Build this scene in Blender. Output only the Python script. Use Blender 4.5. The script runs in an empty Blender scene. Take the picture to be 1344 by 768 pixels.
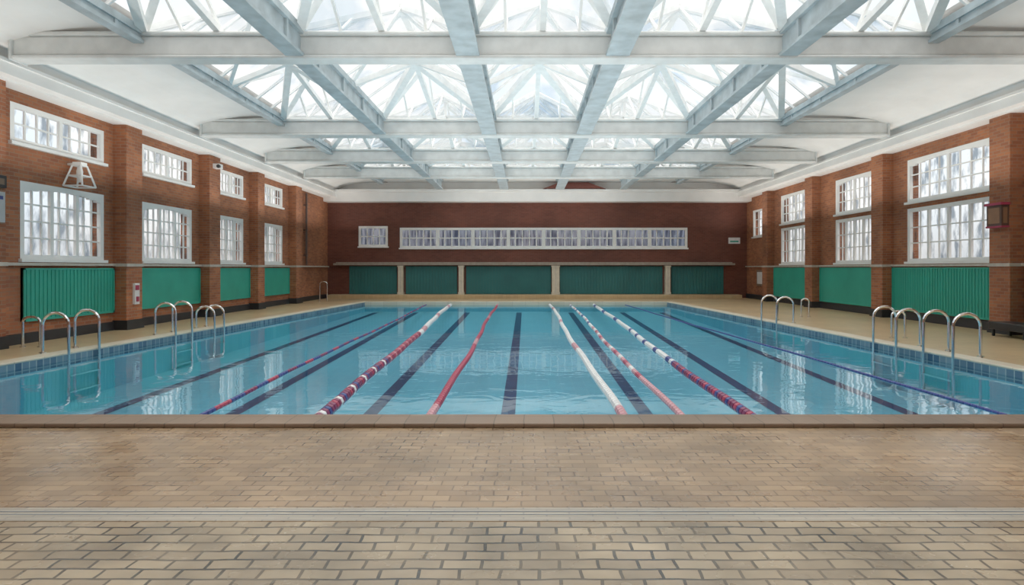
import bpy, math, random
from mathutils import Vector, Matrix
random.seed(4)
D=bpy.data
scene=bpy.context.scene

# ------------------------------------------------------------------ builder
class B:
    def __init__(s): s.v=[];s.f=[];s.m=[]
    def face(s,pts,m=0):
        n=len(s.v); s.v+= [tuple(p) for p in pts]; s.f.append(tuple(range(n,n+len(pts)))); s.m.append(m)
    def box(s,x0,x1,y0,y1,z0,z1,m=0):
        if x0>x1:x0,x1=x1,x0
        if y0>y1:y0,y1=y1,y0
        n=len(s.v)
        s.v+=[(x0,y0,z0),(x1,y0,z0),(x1,y1,z0),(x0,y1,z0),(x0,y0,z1),(x1,y0,z1),(x1,y1,z1),(x0,y1,z1)]
        for f in [(0,3,2,1),(4,5,6,7),(0,1,5,4),(1,2,6,5),(2,3,7,6),(3,0,4,7)]:
            s.f.append(tuple(n+i for i in f)); s.m.append(m)
    def prism(s,poly,z0,z1,m=0):
        n=len(poly); k=len(s.v)
        s.v+=[(p[0],p[1],z0) for p in poly]+[(p[0],p[1],z1) for p in poly]
        s.f.append(tuple(k+n+i for i in range(n))); s.m.append(m)
        s.f.append(tuple(k+i for i in reversed(range(n)))); s.m.append(m)
        for i in range(n):
            j=(i+1)%n; s.f.append((k+i,k+j,k+n+j,k+n+i)); s.m.append(m)
    def bar(s,p,q,w,h,m=0):
        p=Vector(p);q=Vector(q);d=(q-p).normalized()
        up=Vector((0,0,1))
        if abs(d.z)>.98: up=Vector((0,1,0))
        a=d.cross(up).normalized()*w/2; b=a.cross(d).normalized()*h/2
        n=len(s.v)
        for c in (p,q):
            for k in (-a-b,a-b,a+b,-a+b): s.v.append(tuple(c+k))
        for f in [(0,1,2,3),(7,6,5,4),(0,4,5,1),(1,5,6,2),(2,6,7,3),(3,7,4,0)]:
            s.f.append(tuple(n+i for i in f)); s.m.append(m)
    def tube(s,pts,r,seg=10,m=0,radii=None,matf=None,cap=True):
        pts=[Vector(p) for p in pts]; rings=[]
        ref=None
        for i,p in enumerate(pts):
            d=(pts[min(i+1,len(pts)-1)]-pts[max(i-1,0)]).normalized()
            if ref is None:
                ref=Vector((0,0,1)) if abs(d.z)<.9 else Vector((0,1,0))
            a=ref-d*ref.dot(d)
            if a.length<1e-4: a=Vector((1,0,0))
            a.normalize(); ref=a; b=d.cross(a)
            rr=radii[i] if radii else r
            n=len(s.v)
            for k in range(seg):
                t=2*math.pi*k/seg
                s.v.append(tuple(p+a*math.cos(t)*rr+b*math.sin(t)*rr))
            rings.append(n)
        for i in range(len(rings)-1):
            mm=matf(i) if matf else m
            for k in range(seg):
                k2=(k+1)%seg
                s.f.append((rings[i]+k,rings[i]+k2,rings[i+1]+k2,rings[i+1]+k)); s.m.append(mm)
        if cap:
            s.f.append(tuple(rings[0]+k for k in reversed(range(seg)))); s.m.append(m)
            s.f.append(tuple(rings[-1]+k for k in range(seg))); s.m.append(m)
    def obj(s,name,mats,parent=None,smooth=False,bevel=0):
        me=D.meshes.new(name); me.from_pydata(s.v,[],s.f)
        for m in mats: me.materials.append(m)
        me.polygons.foreach_set('material_index',s.m)
        if smooth: me.polygons.foreach_set('use_smooth',[True]*len(s.f))
        me.update()
        o=D.objects.new(name,me); scene.collection.objects.link(o)
        if parent: o.parent=parent
        if bevel:
            b=o.modifiers.new('bevel','BEVEL'); b.width=bevel; b.segments=2; b.limit_method='ANGLE'
        return o
def empty(name):
    o=D.objects.new(name,None); scene.collection.objects.link(o); return o

# ------------------------------------------------------------------ materials
def mat(name):
    m=D.materials.new(name); m.use_nodes=True
    nt=m.node_tree; return m,nt,nt.nodes,nt.links,nt.nodes['Principled BSDF']
def plain(name,col,rough=.5,metal=0,var=.08,scale=6,bump=0):
    m,nt,N,L,p=mat(name)
    p.inputs['Roughness'].default_value=rough; p.inputs['Metallic'].default_value=metal
    tc=N.new('ShaderNodeTexCoord'); no=N.new('ShaderNodeTexNoise'); no.inputs['Scale'].default_value=scale
    no.inputs['Detail'].default_value=4
    L.new(tc.outputs['Object'],no.inputs['Vector'])
    r=N.new('ShaderNodeMapRange'); r.inputs[1].default_value=.3; r.inputs[2].default_value=.7
    r.inputs[3].default_value=1-var; r.inputs[4].default_value=1+var
    L.new(no.outputs['Fac'],r.inputs[0])
    h=N.new('ShaderNodeHueSaturation'); h.inputs['Color'].default_value=(*col,1)
    L.new(r.outputs[0],h.inputs['Value']); L.new(h.outputs[0],p.inputs['Base Color'])
    if bump:
        b=N.new('ShaderNodeBump'); b.inputs['Strength'].default_value=bump
        L.new(no.outputs['Fac'],b.inputs['Height']); L.new(b.outputs[0],p.inputs['Normal'])
    return m
def brick(name,c1,c2,mort,bw,bh,ms,mode='wall',rough=.8,var=.2,vscale=.6,bump=.3,smooth=.1,spec=.5,offset=.5,warp=.02,wear=0):
    m,nt,N,L,p=mat(name)
    p.inputs['Roughness'].default_value=rough
    p.inputs['Specular IOR Level'].default_value=spec
    tc=N.new('ShaderNodeTexCoord'); sp=N.new('ShaderNodeSeparateXYZ'); cb=N.new('ShaderNodeCombineXYZ')
    L.new(tc.outputs['Object'],sp.inputs[0])
    if mode=='wall':
        a=N.new('ShaderNodeMath'); a.operation='ADD'
        L.new(sp.outputs[0],a.inputs[0]); L.new(sp.outputs[1],a.inputs[1])
        L.new(a.outputs[0],cb.inputs[0]); L.new(sp.outputs[2],cb.inputs[1])
    else:
        L.new(sp.outputs[0],cb.inputs[0]); L.new(sp.outputs[1],cb.inputs[1])
    src=cb.outputs[0]
    if mode=='floor':
        nn=N.new('ShaderNodeTexNoise'); nn.inputs['Scale'].default_value=3
        L.new(src,nn.inputs['Vector'])
        vm=N.new('ShaderNodeVectorMath'); vm.operation='MULTIPLY_ADD'
        L.new(nn.outputs['Color'],vm.inputs[0]); vm.inputs[1].default_value=(warp*1.6,warp,0)
        L.new(src,vm.inputs[2]); src=vm.outputs[0]
    bt=N.new('ShaderNodeTexBrick'); L.new(src,bt.inputs['Vector'])
    bt.offset=offset
    bt.inputs['Color1'].default_value=(*c1,1); bt.inputs['Color2'].default_value=(*c2,1); bt.inputs['Mortar'].default_value=(*mort,1)
    bt.inputs['Scale'].default_value=1; bt.inputs['Mortar Size'].default_value=ms; bt.inputs['Mortar Smooth'].default_value=smooth
    bt.inputs['Brick Width'].default_value=bw; bt.inputs['Row Height'].default_value=bh; bt.inputs['Bias'].default_value=0
    no=N.new('ShaderNodeTexNoise'); no.inputs['Scale'].default_value=vscale; no.inputs['Detail'].default_value=6
    L.new(tc.outputs['Object'],no.inputs['Vector'])
    if wear:
        wn_=N.new('ShaderNodeTexNoise'); wn_.inputs['Scale'].default_value=2.3; wn_.inputs['Detail'].default_value=4
        L.new(tc.outputs['Object'],wn_.inputs['Vector'])
        wr=N.new('ShaderNodeMapRange'); wr.inputs[1].default_value=.35; wr.inputs[2].default_value=.62; L.new(wn_.outputs['Fac'],wr.inputs[0])
        mc=N.new('ShaderNodeMixRGB'); mc.inputs[1].default_value=(*mort,1); mc.inputs[2].default_value=tuple([c*wear for c in c2]+[1])
        L.new(wr.outputs[0],mc.inputs[0]); L.new(mc.outputs[0],bt.inputs['Mortar'])
        rr=N.new('ShaderNodeMapRange'); rr.inputs[1].default_value=.3; rr.inputs[2].default_value=.7
        rr.inputs[3].default_value=rough-.07; rr.inputs[4].default_value=rough+.1; L.new(wn_.outputs['Fac'],rr.inputs[0]); L.new(rr.outputs[0],p.inputs['Roughness'])
    r=N.new('ShaderNodeMapRange'); r.inputs[1].default_value=.3; r.inputs[2].default_value=.7
    r.inputs[3].default_value=1-var; r.inputs[4].default_value=1+var
    L.new(no.outputs['Fac'],r.inputs[0])
    h=N.new('ShaderNodeHueSaturation'); L.new(bt.outputs['Color'],h.inputs['Color']); L.new(r.outputs[0],h.inputs['Value'])
    L.new(h.outputs[0],p.inputs['Base Color'])
    if bump:
        b=N.new('ShaderNodeBump'); b.inputs['Strength'].default_value=bump; b.inputs['Distance'].default_value=.01; b.invert=True
        L.new(bt.outputs['Fac'],b.inputs['Height']); L.new(b.outputs[0],p.inputs['Normal'])
    return m

M_brick=brick('brick_orange',(.40,.135,.052),(.25,.078,.034),(.28,.17,.11),.24,.08,.008,var=.28)
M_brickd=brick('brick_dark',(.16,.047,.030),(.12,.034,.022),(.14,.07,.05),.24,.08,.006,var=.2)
M_floor=brick('deck_tile',(.34,.235,.14),(.26,.175,.105),(.11,.07,.042),.20,.10,.006,'floor',rough=.27,var=.30,vscale=.9,bump=.35,warp=.03,wear=.75)
M_floorn=brick('deck_tile_grey',(.34,.27,.18),(.25,.195,.13),(.042,.037,.03),.21,.105,.009,'floor',rough=.24,var=.34,vscale=1.6,bump=.6,warp=.035,wear=.6)
M_side=brick('deck_tile_sand',(.52,.38,.21),(.47,.34,.185),(.34,.245,.14),.20,.20,.004,'floor',rough=.35,var=.12,bump=.15,offset=0)
M_cop=brick('coping_stone',(.22,.15,.10),(.18,.12,.08),(.10,.07,.045),.30,.40,.006,'floor',rough=.45,var=.2,bump=.3,offset=0)
M_copw=brick('coping_pale',(.66,.60,.48),(.60,.54,.42),(.45,.40,.32),.60,.60,.006,'floor',rough=.4,var=.1,bump=.2,offset=0)
M_drain=brick('channel_tile',(.40,.36,.29),(.34,.30,.245),(.26,.24,.21),.3,.04,.006,'floor',rough=.35,var=.2,bump=.3)
M_pool=brick('pool_tile',(.27,.67,.80),(.25,.63,.77),(.36,.72,.83),.25,.25,.006,'floor',rough=.5,var=.05,bump=0,offset=0)
M_poolw=brick('pool_edge_tile',(.03,.09,.17),(.16,.27,.34),(.3,.38,.40),.15,.15,.01,'wall',rough=.3,var=.1,bump=0,offset=0)
M_line=plain('lane_line_tile',(.014,.06,.17),.5)
M_white=plain('white_paint',(.86,.86,.84),.45,var=.04,scale=2)
M_ceil=plain('ceiling_plaster',(.84,.83,.81),.7,var=.05,scale=1.2)
M_beamw=plain('beam_paint_pale',(.66,.68,.67),.45,var=.10,scale=3)
M_beamg=plain('beam_paint_grey',(.38,.45,.48),.45,var=.2,scale=3)
M_bar=plain('glazing_bar_paint',(.84,.85,.84),.5,var=.06)
M_green=plain('green_panel_paint',(.03,.36,.265),.42,var=.1,scale=1.5)
M_teal=plain('teal_shutter_paint',(.018,.135,.135),.5,var=.12,scale=1)
M_skirt=plain('dark_skirting',(.025,.025,.028),.5)
M_stone=plain('stone_sill',(.50,.46,.40),.6,var=.12)
M_ledge=plain('ledge_stone',(.30,.25,.20),.6,var=.15)
M_cream=plain('cream_pillar',(.60,.54,.43),.6,var=.1)
M_chrome=plain('chrome',(.82,.83,.84),.14,1,var=.02)
M_black=plain('black_plastic',(.02,.02,.022),.4)
M_red=plain('red_plastic',(.40,.04,.09),.35)
M_rw=plain('white_plastic',(.80,.80,.80),.35)
M_navy=plain('navy_plastic',(.03,.05,.22),.35)
M_purple=plain('maroon_plastic',(.20,.025,.09),.35)
M_pink=plain('pink_plastic',(.60,.30,.34),.35)
M_roofb=plain('brown_tile',(.22,.075,.06),.7)

def pane(name,lo,hi,scale,gloss=.06,trans=0.0,stretch=(1,1,1),a=.38,c=.58):
    m,nt,N,L,p=mat(name); N.remove(p); out=[n for n in N if n.type=='OUTPUT_MATERIAL'][0]
    tc=N.new('ShaderNodeTexCoord'); mp=N.new('ShaderNodeMapping'); mp.inputs['Scale'].default_value=stretch
    no=N.new('ShaderNodeTexNoise'); no.inputs['Scale'].default_value=scale; no.inputs['Detail'].default_value=3
    cr=N.new('ShaderNodeValToRGB'); cr.color_ramp.elements[0].position=a; cr.color_ramp.elements[1].position=c
    cr.color_ramp.elements[0].color=(*lo,1); cr.color_ramp.elements[1].color=(*hi,1)
    L.new(tc.outputs['Object'],mp.inputs[0]); L.new(mp.outputs[0],no.inputs['Vector']); L.new(no.outputs['Fac'],cr.inputs[0])
    t=N.new('ShaderNodeBsdfTransparent'); L.new(cr.outputs[0],t.inputs[0])
    g=N.new('ShaderNodeBsdfGlossy'); g.inputs['Roughness'].default_value=.05
    mx=N.new('ShaderNodeMixShader'); mx.inputs[0].default_value=gloss
    L.new(t.outputs[0],mx.inputs[1]); L.new(g.outputs[0],mx.inputs[2]); last=mx
    if trans:
        tr=N.new('ShaderNodeBsdfTranslucent'); tr.inputs[0].default_value=(.9,.93,.95,1)
        m2=N.new('ShaderNodeMixShader'); m2.inputs[0].default_value=trans
        L.new(mx.outputs[0],m2.inputs[1]); L.new(tr.outputs[0],m2.inputs[2]); last=m2
    L.new(last.outputs[0],out.inputs[0]); return m
M_glass=pane('window_glass',(.30,.34,.38),(.92,.94,.95),2.2,stretch=(1,1.8,.7),a=.36,c=.54)
M_glassd=pane('window_glass_dark',(.05,.06,.09),(.22,.23,.27),2.5,stretch=(3,1,.4))
M_sky=pane('skylight_glass',(.60,.68,.75),(.88,.89,.90),.7,gloss=.03,trans=.05,a=.32,c=.45)

def water():
    m,nt,N,L,p=mat('pool_water'); N.remove(p); out=[n for n in N if n.type=='OUTPUT_MATERIAL'][0]
    tc=N.new('ShaderNodeTexCoord')
    mp=N.new('ShaderNodeMapping'); mp.inputs['Scale'].default_value=(1,1.3,1)
    n1=N.new('ShaderNodeTexNoise'); n1.inputs['Scale'].default_value=1.8; n1.inputs['Detail'].default_value=2.5; n1.inputs['Distortion'].default_value=.6
    L.new(tc.outputs['Object'],mp.inputs[0]); L.new(mp.outputs[0],n1.inputs['Vector'])
    b=N.new('ShaderNodeBump'); b.inputs['Strength'].default_value=.14; b.inputs['Distance'].default_value=.03
    L.new(n1.outputs['Fac'],b.inputs['Height'])
    t=N.new('ShaderNodeBsdfTransparent'); t.inputs[0].default_value=(.69,.88,.94,1)
    g=N.new('ShaderNodeBsdfGlossy'); g.inputs['Roughness'].default_value=.02; L.new(b.outputs[0],g.inputs['Normal'])
    fr=N.new('ShaderNodeFresnel'); fr.inputs['IOR'].default_value=1.45; L.new(b.outputs[0],fr.inputs['Normal'])
    mul=N.new('ShaderNodeMath'); mul.operation='MULTIPLY'; mul.inputs[1].default_value=1.25; L.new(fr.outputs[0],mul.inputs[0])
    mi=N.new('ShaderNodeMath'); mi.operation='MINIMUM'; mi.inputs[1].default_value=.46; L.new(mul.outputs[0],mi.inputs[0])
    mx=N.new('ShaderNodeMixShader'); L.new(mi.outputs[0],mx.inputs[0]); L.new(t.outputs[0],mx.inputs[1]); L.new(g.outputs[0],mx.inputs[2])
    L.new(mx.outputs[0],out.inputs[0]); return m
M_water=water()

# ------------------------------------------------------------------ dims
XL,XR=-10.66,11.9
Y0,YB=-5.0,32.8
ZW=5.35
PF,PBk=6.46,28.4
PLf,PLb=-8.8,-7.5
PRf,PRb=7.87,6.6
WZ=-0.11
def pl(y): return PLf+(PLb-PLf)*(y-PF)/(PBk-PF)
def pr(y): return PRf+(PRb-PRf)*(y-PF)/(PBk-PF)

# ------------------------------------------------------------------ floor
b=B()
def slab(poly,m): b.prism(poly,-.3,0,m)
slab([(XL,Y0),(XR,Y0),(XR,3.84),(XL,3.84)],1)
slab([(XL,3.84),(XR,3.84),(XR,PF),(XL,PF)],0)
slab([(XL,PF),(PLf,PF),(PLb,PBk),(XL,PBk)],2)
slab([(PRf,PF),(XR,PF),(XR,PBk),(PRb,PBk)],2)
slab([(XL,PBk),(XR,PBk),(XR,YB),(XL,YB)],2)
b.obj('floor',[M_floor,M_floorn,M_side])
b=B(); b.box(XL,XR,3.85,4.06,0,.004,0); b.box(XL,XR,3.94,3.948,.004,.007,1); b.box(XL,XR,3.99,3.998,.004,.007,1)
b.obj('drain_channel',[M_drain,plain('channel_slot',(.25,.28,.30),.5)])

# ------------------------------------------------------------------ pool
pool=empty('swimming_pool')
b=B()
zf,zb=-1.0,-.42
e=.015
c=[(PLf+e,PF+e),(PRf-e,PF+e),(PRb-e,PBk-e),(PLb+e,PBk-e)]
b.face([(*c[0],zf),(*c[1],zf),(*c[2],zb),(*c[3],zb)],0)
zs=[zf,zf,zb,zb]
for i in range(4):
    j=(i+1)%4
    b.face([(*c[i],zs[i]),(*c[j],zs[j]),(*c[j],-.2),(*c[i],-.2)],0)
    b.face([(*c[i],-.2),(*c[j],-.2),(*c[j],-.001),(*c[i],-.001)],2 if i==2 else 1)
b.obj('basin',[M_pool,M_poolw,M_copw],pool)
b=B()
for x in (-7.35,-5.0,-2.65,-.3,2.05,4.4,6.65):
    w0=.12;y0=PF+1.2;y1=PBk-.6
    def zz(y): return zf+(zb-zf)*(y-PF)/(PBk-PF)+.006
    xe=x*.93 if abs(x)>5 else x
    b.face([(x-w0,y0,zz(y0)),(x+w0,y0,zz(y0)),(xe+w0,y1,zz(y1)),(xe-w0,y1,zz(y1))],0)
    b.face([(x-.5,y0-.26,zz(y0-.26)),(x+.5,y0-.26,zz(y0-.26)),(x+.5,y0,zz(y0)),(x-.5,y0,zz(y0))],0)
b.obj('lane_markings',[M_line],pool)
b=B(); b.face([(*q,WZ) for q in c],0)
b.obj('water',[M_water],pool)
b=B()
b.box(XL+.45,XR-.42,PF-.36,PF+.03,0,.045,0)
w=.32
b.prism([(PLf-w,PF+.03),(PLf+.03,PF+.03),(PLb+.03,PBk),(PLb-w,PBk)],0,.035,1)
b.prism([(PRf-.03,PF+.03),(PRf+w,PF+.03),(PRb+w,PBk),(PRb-.03,PBk)],0,.035,1)
b.prism([(PLb-w,PBk-.03),(PRb+w,PBk-.03),(PRb+w,PBk+.35),(PLb-w,PBk+.35)],0,.034,1)
b.obj('coping',[M_cop,M_copw],pool,bevel=.012)
b=B()
for s,(f0,f1) in ((-1,(PLf,PLb)),(1,(PRf,PRb))):
    a0=f0+s*w;a1=f1+s*w
    P=[(a0,PF+.03),(a0+s*.1,PF+.03),(a1+s*.1,PBk),(a1,PBk)]
    if s<0: P=P[::-1]
    b.prism(P,0,.008,0)
b.obj('gutter_grating',[plain('gutter_dark',(.12,.09,.07),.6)],pool)

# ------------------------------------------------------------------ lane ropes
def rope(x0,x1,pattern,mats,r=.07,fl=.11,y0=PF+.03,y1=PBk-.06):
    b=B(); A=Vector((x0,y0,WZ+.005)); Q=Vector((x1,y1,WZ+.005)); n=int((Q-A).length/fl)
    pts=[];rad=[];mi=[]
    for i in range(n):
        for t,k in ((0.02,.6),(.15,1),(.85,1),(.97,.6)):
            u=(i+t)/n; p=A.lerp(Q,u); p.x+=.035*math.sin(u*9+x0)+.012*math.sin(u*31)
            pts.append(p); rad.append(r*k); mi.append(pattern(i,n))
    b.tube(pts,r,8,0,rad,lambda i:mi[i])
    return b.obj('lane_rope',mats,smooth=False)
RM=[M_rw,M_red,M_navy,M_purple,M_pink]
def P1(i,n):
    u=i/n
    if u<.22: return [3,3,1,3,0,3,2][i%7]
    if u<.42: return [1,3,1,1,4][i%5]
    return 0 if (i//9)%5 else 4
def P2(i,n): return 1 if (i//9)%7 else 4
def P3(i,n): return 0 if (i//8)%7 else 4
def P4(i,n):
    u=i/n
    if u<.12: return 4
    if u<.45: return [4,1,4,0][(i//3)%4]
    return [0,0,2,0,4][(i//5)%5]
def P5(i,n):
    u=i/n
    if u<.2: return [1,3,3,2][i%4]
    if u<.5: return [0,0,2,0][(i//3)%4]
    return [0,0,0,2][(i//8)%4]
rope(-2.3,-3.5,P1,RM,.07)
rope(-1.08,-1.34,P2,RM,.05)
rope(1.08,1.15,P3,RM,.058)
rope(1.75,2.1,P4,RM,.042)
rope(2.55,3.2,P5,RM,.06)
rope(-3.75,-4.6,lambda i,n:[3,2,1,2][(i//4)%4],RM,.03)
rope(5.6,4.6,lambda i,n:2,RM,.02)

# ------------------------------------------------------------------ walls
def wall_boxes(u0,u1,z0,z1,holes,put):
    us=sorted(set([u0,u1]+[h[0] for h in holes]+[h[1] for h in holes]))
    zs=sorted(set([z0,z1]+[h[2] for h in holes]+[h[3] for h in holes]))
    for i in range(len(us)-1):
        cu=(us[i]+us[i+1])/2; run=None
        for j in range(len(zs)-1):
            cz=(zs[j]+zs[j+1])/2
            hole=any(h[0]<cu<h[1] and h[2]<cz<h[3] for h in holes)
            if not hole:
                run=(run[0],zs[j+1]) if run else (zs[j],zs[j+1])
            if hole and run: put(us[i],us[i+1],*run); run=None
        if run: put(us[i],us[i+1],*run)
T=.35
LWb=[(8.6,11.1),(12.85,15.4),(16.92,19.45),(21.0,23.0),(24.37,26.7)]
Lh=[]
for i,(a,c_) in enumerate(LWb):
    Lh.append((a,c_,1.78,3.45)); Lh.append((a-(.25 if i==1 else 0),c_,4.22,5.06))
RWb=[(9.8,13.4),(15.4,19.0),(20.85,23.4),(25.5,28.4)]
Rh=[]
for a,c_ in RWb:
    Rh.append((a,c_,1.78,3.44)); Rh.append((a,c_,3.62,4.95))
Rh.append((30.2,31.9,3.2,4.6))
b=B(); wall_boxes(Y0,YB,0,ZW+.3,Lh,lambda a,c_,z0,z1:b.box(XL-T,XL,a,c_,z0,z1))
b.obj('wall_left',[M_brick])
b=B(); wall_boxes(Y0,YB,0,ZW+.3,Rh,lambda a,c_,z0,z1:b.box(XR,XR+T,a,c_,z0,z1))
b.obj('wall_right',[M_brick])
S=YB/800.
def bx(px): return (px-690)*S
def bz(py): return 1.6+(352-py)*S
Bh=[(bx(525),bx(902),bz(326),bz(299)),(bx(471),bx(509),bz(324),bz(297))]
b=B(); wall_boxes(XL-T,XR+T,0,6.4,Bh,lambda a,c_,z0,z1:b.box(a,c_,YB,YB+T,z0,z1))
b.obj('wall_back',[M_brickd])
b=B(); b.box(XL-T,XR+T,Y0-T,Y0,0,6.2); b.obj('wall_front',[M_brick])

wn=[0]
def window(axis,pos,u0,u1,z0,z1,cols,rows,group,glass,inset,sgn,fr=.09,mu=.03,arch=0,gm=2.6):
    wn[0]+=1; b=B()
    def put(a,c_,zz0,zz1,d0,d1,m):
        p0=pos+sgn*d0; p1=pos+sgn*d1
        if axis=='x': b.box(p0,p1,a,c_,zz0,zz1,m)
        else: b.box(a,c_,p0,p1,zz0,zz1,m)
    d0,d1=inset-.04,inset+.06
    put(u0,u1,z0,z0+fr,d0,d1,0);put(u0,u1,z1-fr,z1,d0,d1,0)
    put(u0,u0+fr,z0+fr,z1-fr,d0,d1,0);put(u1-fr,u1,z0+fr,z1-fr,d0,d1,0)
    iu0,iu1,iz0,iz1=u0+fr,u1-fr,z0+fr,z1-fr
    for i in range(1,cols):
        x=iu0+(iu1-iu0)*i/cols; wv=mu if i%group else mu*gm
        put(x-wv/2,x+wv/2,iz0,iz1,inset-(0 if i%group else .03),inset+.04,0)
    for j in range(1,rows):
        z=iz0+(iz1-iz0)*j/rows; put(iu0,iu1,z-mu/2,z+mu/2,inset+.002,inset+.036,0)
    if arch:
        n=10; m=(u0+u1)/2; hw=(u1-u0)/2
        for k in range(n):
            a=u0+(u1-u0)*k/n; c2=u0+(u1-u0)*(k+1)/n; mid=abs((a+c2)/2-m)/hw
            put(a,c2,z1-fr-arch*mid**2.2,z1-.01,inset-.035,inset+.05,0)
    put(u0-.05,u1+.05,z0-.05,z0+.02,-.08,.1,0)
    p=pos+sgn*(inset+.045)
    if axis=='x': b.face([(p,iu0,iz0),(p,iu1,iz0),(p,iu1,iz1),(p,iu0,iz1)],1)
    else: b.face([(iu0,p,iz0),(iu1,p,iz0),(iu1,p,iz1),(iu0,p,iz1)],1)
    return b.obj('window_%d'%wn[0],[M_white,glass])
for h in Lh: window('x',XL,*h,9 if h[3]<4 else 8,4 if h[3]<4 else 2,3 if h[3]<4 else 4,M_glass,.04,-1,fr=.11,mu=.035,arch=.14 if h[3]<4 else 0)
for h in Rh:
    if h[0]>30: window('x',XR,*h,3,3,3,M_glass,.04,1)
    else: window('x',XR,*h,8,3,4 if h[3]>4 else 2,M_glass,.04,1,fr=.11,mu=.035,arch=.12 if h[3]>4 else 0)
window('y',YB,*Bh[0],40,2,5,M_glassd,.0,1,fr=.13,mu=.06,gm=3.2)
window('y',YB,*Bh[1],4,2,4,M_glassd,.0,1,fr=.12,mu=.05)

LP=[(5.5,6.2),(11.5,12.1),(15.75,16.4),(19.9,20.6),(23.5,24.1),(27.4,28.1)]
RP=[(8.6,9.3),(14.55,15.2),(19.75,20.4),(24.6,25.25),(29.2,29.8)]
for a,c_ in LP:
    b=B(); b.box(XL,XL+.34,a,c_,0,ZW-.04); b.box(XL,XL+.38,a-.03,c_+.03,0,.25,1); b.box(XL,XL+.37,a-.02,c_+.02,1.64,1.72,2)
    b.obj('brick_pilaster',[M_brick,M_skirt,M_stone])
for a,c_ in RP:
    b=B(); b.box(XR-.34,XR,a,c_,0,ZW-.04); b.box(XR-.38,XR,a-.03,c_+.03,0,.25,1); b.box(XR-.37,XR,a-.02,c_+.02,1.64,1.72,2)
    b.obj('brick_pilaster',[M_brick,M_skirt,M_stone])
def spans(P,y0,y1):
    out=[];c0=y0
    for a,c_ in P: out.append((c0,a)); c0=c_
    out.append((c0,y1)); return out
b=B()
for a,c_ in spans(LP,Y0,YB): b.box(XL,XL+.09,a,c_,1.655,1.715)
b.obj('trim_1',[M_stone])
b=B()
for a,c_ in spans(RP,Y0,YB): b.box(XR-.09,XR,a,c_,1.655,1.715)
b.obj('trim_2',[M_stone])
b=B()
for a,c_ in spans(LP,Y0,YB): b.box(XL,XL+.05,a,c_,0,.22)
b.obj('baseboard_left',[M_skirt])
b=B()
for a,c_ in spans(RP,Y0,YB): b.box(XR-.05,XR,a,c_,0,.24)
b.obj('baseboard_right',[M_skirt])

def gpanel(x,s,y0,y1,z0,z1,rib):
    b=B(); b.box(x,x+s*.05,y0,y1,z0,z1)
    for k in ((y0,y0+.05),(y1-.05,y1)): b.box(x,x+s*.075,*k,z0,z1)
    b.box(x,x+s*.075,y0,y1,z0,z0+.05); b.box(x,x+s*.075,y0,y1,z1-.04,z1)
    if rib:
        n=int((y1-y0)/.11)
        for i in range(1,n):
            y=y0+(y1-y0)*i/n; b.box(x+s*.05,x+s*.064,y-.025,y+.025,z0+.05,z1-.04)
    b.obj('green_wall_panel',[M_green])
for i,(a,c_) in enumerate([(7,11.3),(12.86,15.7),(16.45,19.85),(20.7,23.45),(24.5,27.35)]): gpanel(XL,1,a,c_,.46,1.60,i==1)
for i,(a,c_) in enumerate([(9.4,14.4),(15.3,19.7),(20.5,24.55),(25.4,29.1)]): gpanel(XR,-1,a,c_,.27,1.62,i==1)

posts=[453,527,606,729,875,955]
for i in range(5):
    a,c_=bx(posts[i])+.24,bx(posts[i+1])-.24
    b=B(); b.box(a,c_,YB-.06,YB,.22,1.70)
    n=int((c_-a)/.16)
    for k in range(n): x=a+(c_-a)*(k+.5)/n; b.box(x-.04,x+.04,YB-.09,YB-.06,.22,1.70)
    b.obj('teal_shutter',[M_teal])
for p in posts[1:5]:
    b=B(); x=bx(p); ww=.13 if p!=729 else .2
    b.box(x-ww,x+ww,YB-.3,YB,.2,1.66); b.box(x-ww-.03,x+ww+.03,YB-.32,YB,1.66,1.74); b.box(x-ww-.03,x+ww+.03,YB-.33,YB,.2,.32)
    b.box(x-.02,x+.02,YB-.315,YB-.3,.32,1.66,1)
    b.obj('stone_pillar',[M_cream,M_stone])
b=B(); b.box(bx(440),bx(962),YB-.35,YB,1.76,1.86,0); b.box(bx(443),bx(959),YB-.28,YB,1.86,1.92,0)
b.obj('ledge_canopy',[M_ledge])
b=B(); b.box(bx(436),bx(966),YB-.95,YB,0,.2); b.obj('viewing_step',[M_side],bevel=.02)

# ------------------------------------------------------------------ ceiling
CX0,CX1=-9.85,11.0
GX=[-7.4,-4.4,-1.1,1.75,5.0,7.8]
GY=[-5.0,-1.5,5.2,11.8,18.6,23.2,27.2,31.0]
b=B()
for s,xw,xi in ((1,XL,-10.0),(-1,XR,11.2)):
    b.box(xw,xi,Y0,YB,ZW,ZW+.22); b.box(xw,xi-s*.25,Y0,YB,ZW-.04,ZW); b.box(xw,xi+s*.06,Y0,YB,ZW+.22,ZW+.28)
    prof=[(xw-s*T,ZW+.28),(xi-s*.15,ZW+.28),(xi-s*.05,5.82),(xi+s*.25,5.98),(xi+s*.8,6.11),(xi+s*1.5,6.2),(GX[0] if s>0 else GX[-1],6.24)]
    for (xa,za),(xb_,zb_) in zip(prof[:-1],prof[1:]):
        b.face([(xa,Y0,za),(xa,YB,za),(xb_,YB,zb_),(xb_,Y0,zb_)])
        b.face([(xa,Y0,za+.15),(xb_,Y0,zb_+.15),(xb_,YB,zb_+.15),(xa,YB,za+.15)])
b.box(GX[0],GX[-1],GY[-1],YB,6.2,6.35)
b.box(XL,XR,YB-.7,YB,5.12,5.72); b.box(XL,XR,YB-.85,YB,5.60,5.74); b.box(XL,XR,YB-.08,YB,5.72,6.2)
b.obj('ceiling',[M_ceil])

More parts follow.
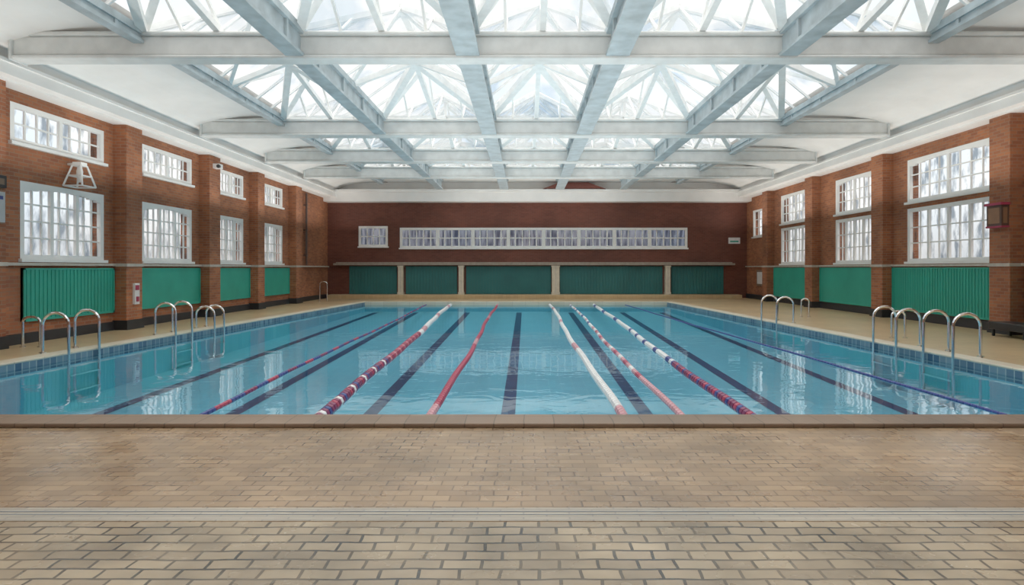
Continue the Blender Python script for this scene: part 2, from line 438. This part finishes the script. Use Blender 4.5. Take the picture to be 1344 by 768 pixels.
for i,x in enumerate(GX):
    wd=.22 if i in(2,3) else (.17 if i in(1,4) else .10)
    b=B(); z0,z1=(5.64 if 0<i<5 else 5.9),6.12
    b.box(x-wd,x+wd,Y0,GY[-1]+.3,z0,z0+.06); b.box(x-wd,x+wd,Y0,GY[-1]+.3,z1-.06,z1+.08)
    b.box(x-wd*.55,x+wd*.55,Y0,GY[-1]+.3,z0+.06,z1-.06)
    y=Y0+.6
    while y<GY[-1]: b.box(x-wd*.85,x+wd*.85,y-.04,y+.04,z0+.06,z1-.06); y+=1.7
    b.obj('roof_girder',[M_beamg])
for y in GY[1:-1]:
    b=B(); z0=5.60
    b.box(CX0,CX1,y-.2,y+.2,z0,z0+.07); b.box(CX0,CX1,y-.14,y+.14,z0+.07,z0+.44); b.box(CX0,CX1,y-.2,y+.2,z0+.44,z0+.52)
    for xx in (CX0,CX1-.06): b.box(xx,xx+.06,y-.22,y+.22,z0-.03,z0+.6)
    b.obj('roof_beam',[M_beamw],bevel=.03)

gb=B(); gg=B(); zb0=6.2
for i in range(len(GX)-1):
    for j in range(len(GY)-1):
        x0,x1,y0,y1=GX[i],GX[i+1],GY[j],GY[j+1]; w_=x1-x0; l=y1-y0; zr=zb0+1.15
        xm=(x0+x1)/2; k=min(w_/2,l/2-.01); r0=Vector((xm,y0+k,zr)); r1=Vector((xm,y1-k,zr))
        a,b_,c_,d=[Vector(p) for p in((x0,y0,zb0),(x1,y0,zb0),(x1,y1,zb0),(x0,y1,zb0))]
        gg.face([a,r0,r1,d]); gg.face([b_,c_,r1,r0]); gg.face([a,b_,r0]); gg.face([c_,d,r1])
        for p,q in((a,r0),(b_,r0),(c_,r1),(d,r1),(r0,r1)): gb.bar(p,q,.15,.15)
        n=max(3,int(l/.95))
        for t in range(1,n):
            y=y0+l*t/n
            f=min(1,(y-y0)/k,(y1-y)/k)
            for xs,sg in((x0,1),(x1,-1)):
                gb.bar((xs,y,zb0),(xs+sg*w_/2*f,y,zb0+1.15*f),.05,.06)
        n=4
        for t in range(1,n):
            x=x0+w_*t/n; f=min((x-x0),(x1-x))/(w_/2)
            gb.bar((x,y0,zb0),(x,y0+k*f,zb0+1.15*f),.05,.06); gb.bar((x,y1,zb0),(x,y1-k*f,zb0+1.15*f),.05,.06)
        zc=zb0-.05; cx,cy=xm,(y0+y1)/2
        ap=Vector((cx,cy,zb0+.55))
        for p in(a,b_,c_,d): gb.bar(p-Vector((0,0,.05)),ap,.17,.17)
        gb.bar(ap,(cx,cy,zr),.1,.1)
        for p in((x0,cy,zc),(x1,cy,zc)): gb.bar(p,ap,.12,.12); gb.bar(p,r0,.09,.09); gb.bar(p,r1,.09,.09)
        for p in((cx,y0,zc),(cx,y1,zc)): gb.bar(p,ap,.12,.12)
rf=empty('roof_skylight')
gb.obj('glazing_bars',[M_bar],rf); gg.obj('glass',[M_sky],rf)
b=B(); zq=5.76
b.face([(.9,YB-.9,zq),(4.2,YB-.9,zq),(3.3,YB-.5,6.15),(1.8,YB-.5,6.15)])
b.face([(.9,YB-.9,zq),(1.8,YB-.5,6.15),(1.8,YB-.1,6.15),(.9,YB-.1,zq)]); b.face([(4.2,YB-.9,zq),(4.2,YB-.1,zq),(3.3,YB-.1,6.15),(3.3,YB-.5,6.15)])
b.obj('gable_hood',[M_roofb])

# ------------------------------------------------------------------ ladders
def arch(b,xe,s,y,h=.78):
    pts=[(xe-s*.36,y,.0)]
    for k in range(0,13):
        t=math.pi*k/12; pts.append((xe-s*(.12+.24*math.cos(t)),y,h-.22+.22*math.sin(t)))
    pts+=[(xe+s*.12,y,.1),(xe+s*.12,y,-.25),(xe+s*.10,y,-.75)]
    b.tube(pts,.026,10); b.tube([(xe-s*.36,y,.03),(xe-s*.36,y,.055)],.06,12)
def ladder(y,s,gap=.75,h=.78):
    b=B(); f=(lambda q: pl(q)) if s>0 else (lambda q: pr(q))
    arch(b,f(y),s,y,h); arch(b,f(y),s,y+gap,h)
    for z in(-.4,-.7): b.box(f(y)+s*.06,f(y)+s*.16,y,y+gap,z,z+.03)
    b.obj('pool_ladder',[M_chrome])
ladder(11.2,1,.8); ladder(14.3,1,.7); ladder(15.9,1,.5,.6)
ladder(10.7,-1,.8,.8); ladder(12.2,-1,.8); ladder(17.3,-1,1.1)
def rail(x,y,w,h,name='handrail'):
    b=B(); pts=[(x,y,0),(x,y,h-.1)]+[(x+w/2-w/2*math.cos(math.pi*k/8),y,h-.1+.1*math.sin(math.pi*k/8)) for k in range(1,8)]+[(x+w,y,h-.1),(x+w,y,0)]
    b.tube(pts,.024,10)
    for q in(x,x+w): b.tube([(q,y,0),(q,y,.02)],.055,12)
    b.obj(name,[M_chrome])
rail(-10.15,12.3,.35,.62); rail(-9.9,29.3,.35,.95); rail(9.0,19.9,.25,.6); rail(8.35,13.9,.3,.62)

# ------------------------------------------------------------------ small wall things
b=B(); b.box(XL+.34,XL+.40,11.6,12.05,3.18,3.42,0); b.box(XL+.40,XL+.405,11.65,12.0,3.24,3.36,2); b.obj('clock_display',[M_black,M_rw,M_cop])
b=B(); b.box(XL+.34,XL+.37,11.6,12.05,2.5,3.1,0); b.box(XL+.37,XL+.375,11.65,12.0,2.95,3.02,1); b.obj('notice_board',[plain('notice_grey',(.45,.46,.47),.5),M_navy])
b=B(); yy=14.2; xc=XL+.27
tp,bt_=.10,.22
cor=[(-1,-1),(1,-1),(1,1),(-1,1)]
for i,(u,v) in enumerate(cor):
    u2,v2=cor[(i+1)%4]
    b.bar((xc+u*tp,yy+v*tp,3.98),(xc+u*bt_,yy+v*bt_,3.50),.035,.035)
    for r1,z_ in ((tp,3.98),((tp+bt_)/2,3.74),(bt_,3.50)):
        b.bar((xc+u*r1,yy+v*r1,z_),(xc+u2*r1,yy+v2*r1,z_),.03,.03)
b.box(xc-tp,xc+tp,yy-tp,yy+tp,3.98,4.06); b.tube([(xc,yy,3.98),(xc,yy,3.85),(xc,yy,3.6)],.05,10,0,[.04,.07,.05])
b.bar((XL,yy,4.02),(xc,yy,4.02),.05,.05)
b.obj('wall_lantern',[M_white])
b=B(); b.box(XL+.34,XL+.40,16.0,16.2,.65,1.2,0); b.box(XL+.40,XL+.405,16.02,16.18,1.02,1.15,1); b.box(XL+.40,XL+.43,16.06,16.14,.72,.85,1); b.obj('emergency_call_box',[M_rw,M_red])
b=B(); b.box(XL+.34,XL+.55,20.1,20.35,4.9,5.05,0); b.tube([(XL+.5,20.2,4.97),(XL+.62,19.9,4.93)],.06,10,1); b.obj('security_camera',[M_rw,M_black])
b=B(); b.tube([(XL+.12,29.3,1.75),(XL+.12,29.3,ZW-.14)],.05,10); 
for z in (2.2,3.4,4.6): b.box(XL,XL+.18,29.22,29.38,z,z+.05)
b.obj('downpipe',[plain('pipe_brown',(.1,.06,.05),.5)])
# wall fitting on the near right pilaster: brown shade with a red top rim
b=B(); b.box(XR-.52,XR-.34,14.58,15.05,2.62,3.12,1); b.box(XR-.56,XR-.34,14.54,15.09,3.12,3.18,0); b.box(XR-.53,XR-.34,14.56,15.07,2.58,2.62,0)
b.box(XR-.525,XR-.52,14.64,14.99,2.68,3.06,2); b.box(XR-.48,XR-.38,14.575,14.58,2.68,3.06,2)
b.obj('wall_display_box',[M_red,plain('case_brown',(.10,.05,.035),.5),plain('warm_panel',(.30,.15,.08),.35)])
b=B(); b.box(bx(956),bx(971),YB-.04,YB,bz(320),bz(312),0); b.box(bx(958),bx(969),YB-.045,YB-.04,bz(318),bz(316),1); b.obj('exit_sign',[M_rw,M_green])
b=B(); b.box(XR-.05,XR,30.3,31.3,.7,1.5,0); b.box(XR-.06,XR-.05,30.4,31.2,.8,1.4,1); b.obj('framed_notice',[M_cop,M_rw])
b=B(); b.box(XR-.9,XR-.4,13.4,14.5,.16,.34,0)
for q in(13.5,14.4):
    for x in(XR-.85,XR-.45): b.box(x-.03,x+.03,q-.03,q+.03,0,.16,0)
b.obj('low_bench',[M_black],bevel=.02)

# ------------------------------------------------------------------ world + lights
wd=D.worlds.new('sky'); scene.world=wd; wd.use_nodes=True; N=wd.node_tree.nodes; L=wd.node_tree.links
bg=N['Background']; bg.inputs[1].default_value=1.25
tc=N.new('ShaderNodeTexCoord'); no=N.new('ShaderNodeTexNoise'); no.inputs['Scale'].default_value=3; no.inputs['Detail'].default_value=5
L.new(tc.outputs['Generated'],no.inputs['Vector'])
cr=N.new('ShaderNodeValToRGB'); cr.color_ramp.elements[0].position=.40; cr.color_ramp.elements[1].position=.52
cr.color_ramp.elements[0].color=(.78,.87,.94,1); cr.color_ramp.elements[1].color=(1,.985,.96,1)
L.new(no.outputs['Fac'],cr.inputs[0])
sp=N.new('ShaderNodeSeparateXYZ'); L.new(tc.outputs['Generated'],sp.inputs[0])
mr=N.new('ShaderNodeMapRange'); mr.inputs[1].default_value=-.05; mr.inputs[2].default_value=.1; L.new(sp.outputs[2],mr.inputs[0])
mx=N.new('ShaderNodeMixRGB'); mx.inputs[1].default_value=(.35,.36,.38,1); L.new(mr.outputs[0],mx.inputs[0]); L.new(cr.outputs[0],mx.inputs[2])
L.new(mx.outputs[0],bg.inputs[0])
sl=D.lights.new('hazy_sun','SUN'); sl.energy=4.8; sl.angle=math.radians(100); sl.color=(1,.93,.84)
so=D.objects.new('hazy_sun',sl); scene.collection.objects.link(so); so.rotation_euler=(math.radians(-8),0,0); so.location=(0,12,20)
def up(name,x,z,wdt,e):
    al=D.lights.new(name,'AREA'); al.shape='RECTANGLE'; al.size=wdt; al.size_y=36; al.energy=e; al.color=(1,.955,.89)
    ao=D.objects.new(name,al); scene.collection.objects.link(ao); ao.location=(x,14,z); ao.rotation_euler=(math.pi,0,0)
up('side_fill',-9.4,3.6,.5,290); up('side_fill',10.6,3.6,.5,290)  # added fill strips beside the walls, no fixtures; they brighten the ceiling
up('pool_bounce_fill',.3,3.6,9,850)  # added wide fill over the pool, standing in for light bounced upward
scene.view_settings.view_transform='Standard'
scene.view_settings.exposure=0
scene.view_settings.gamma=1.1

cam=D.cameras.new('camera'); co=D.objects.new('camera',cam); scene.collection.objects.link(co)
co.location=(0,0,1.6); co.rotation_euler=(math.pi/2,0,0)
cam.sensor_width=36; cam.lens=800/1344*36; cam.shift_x=-18/1344; cam.shift_y=-32/1344; cam.clip_end=300
scene.camera=co
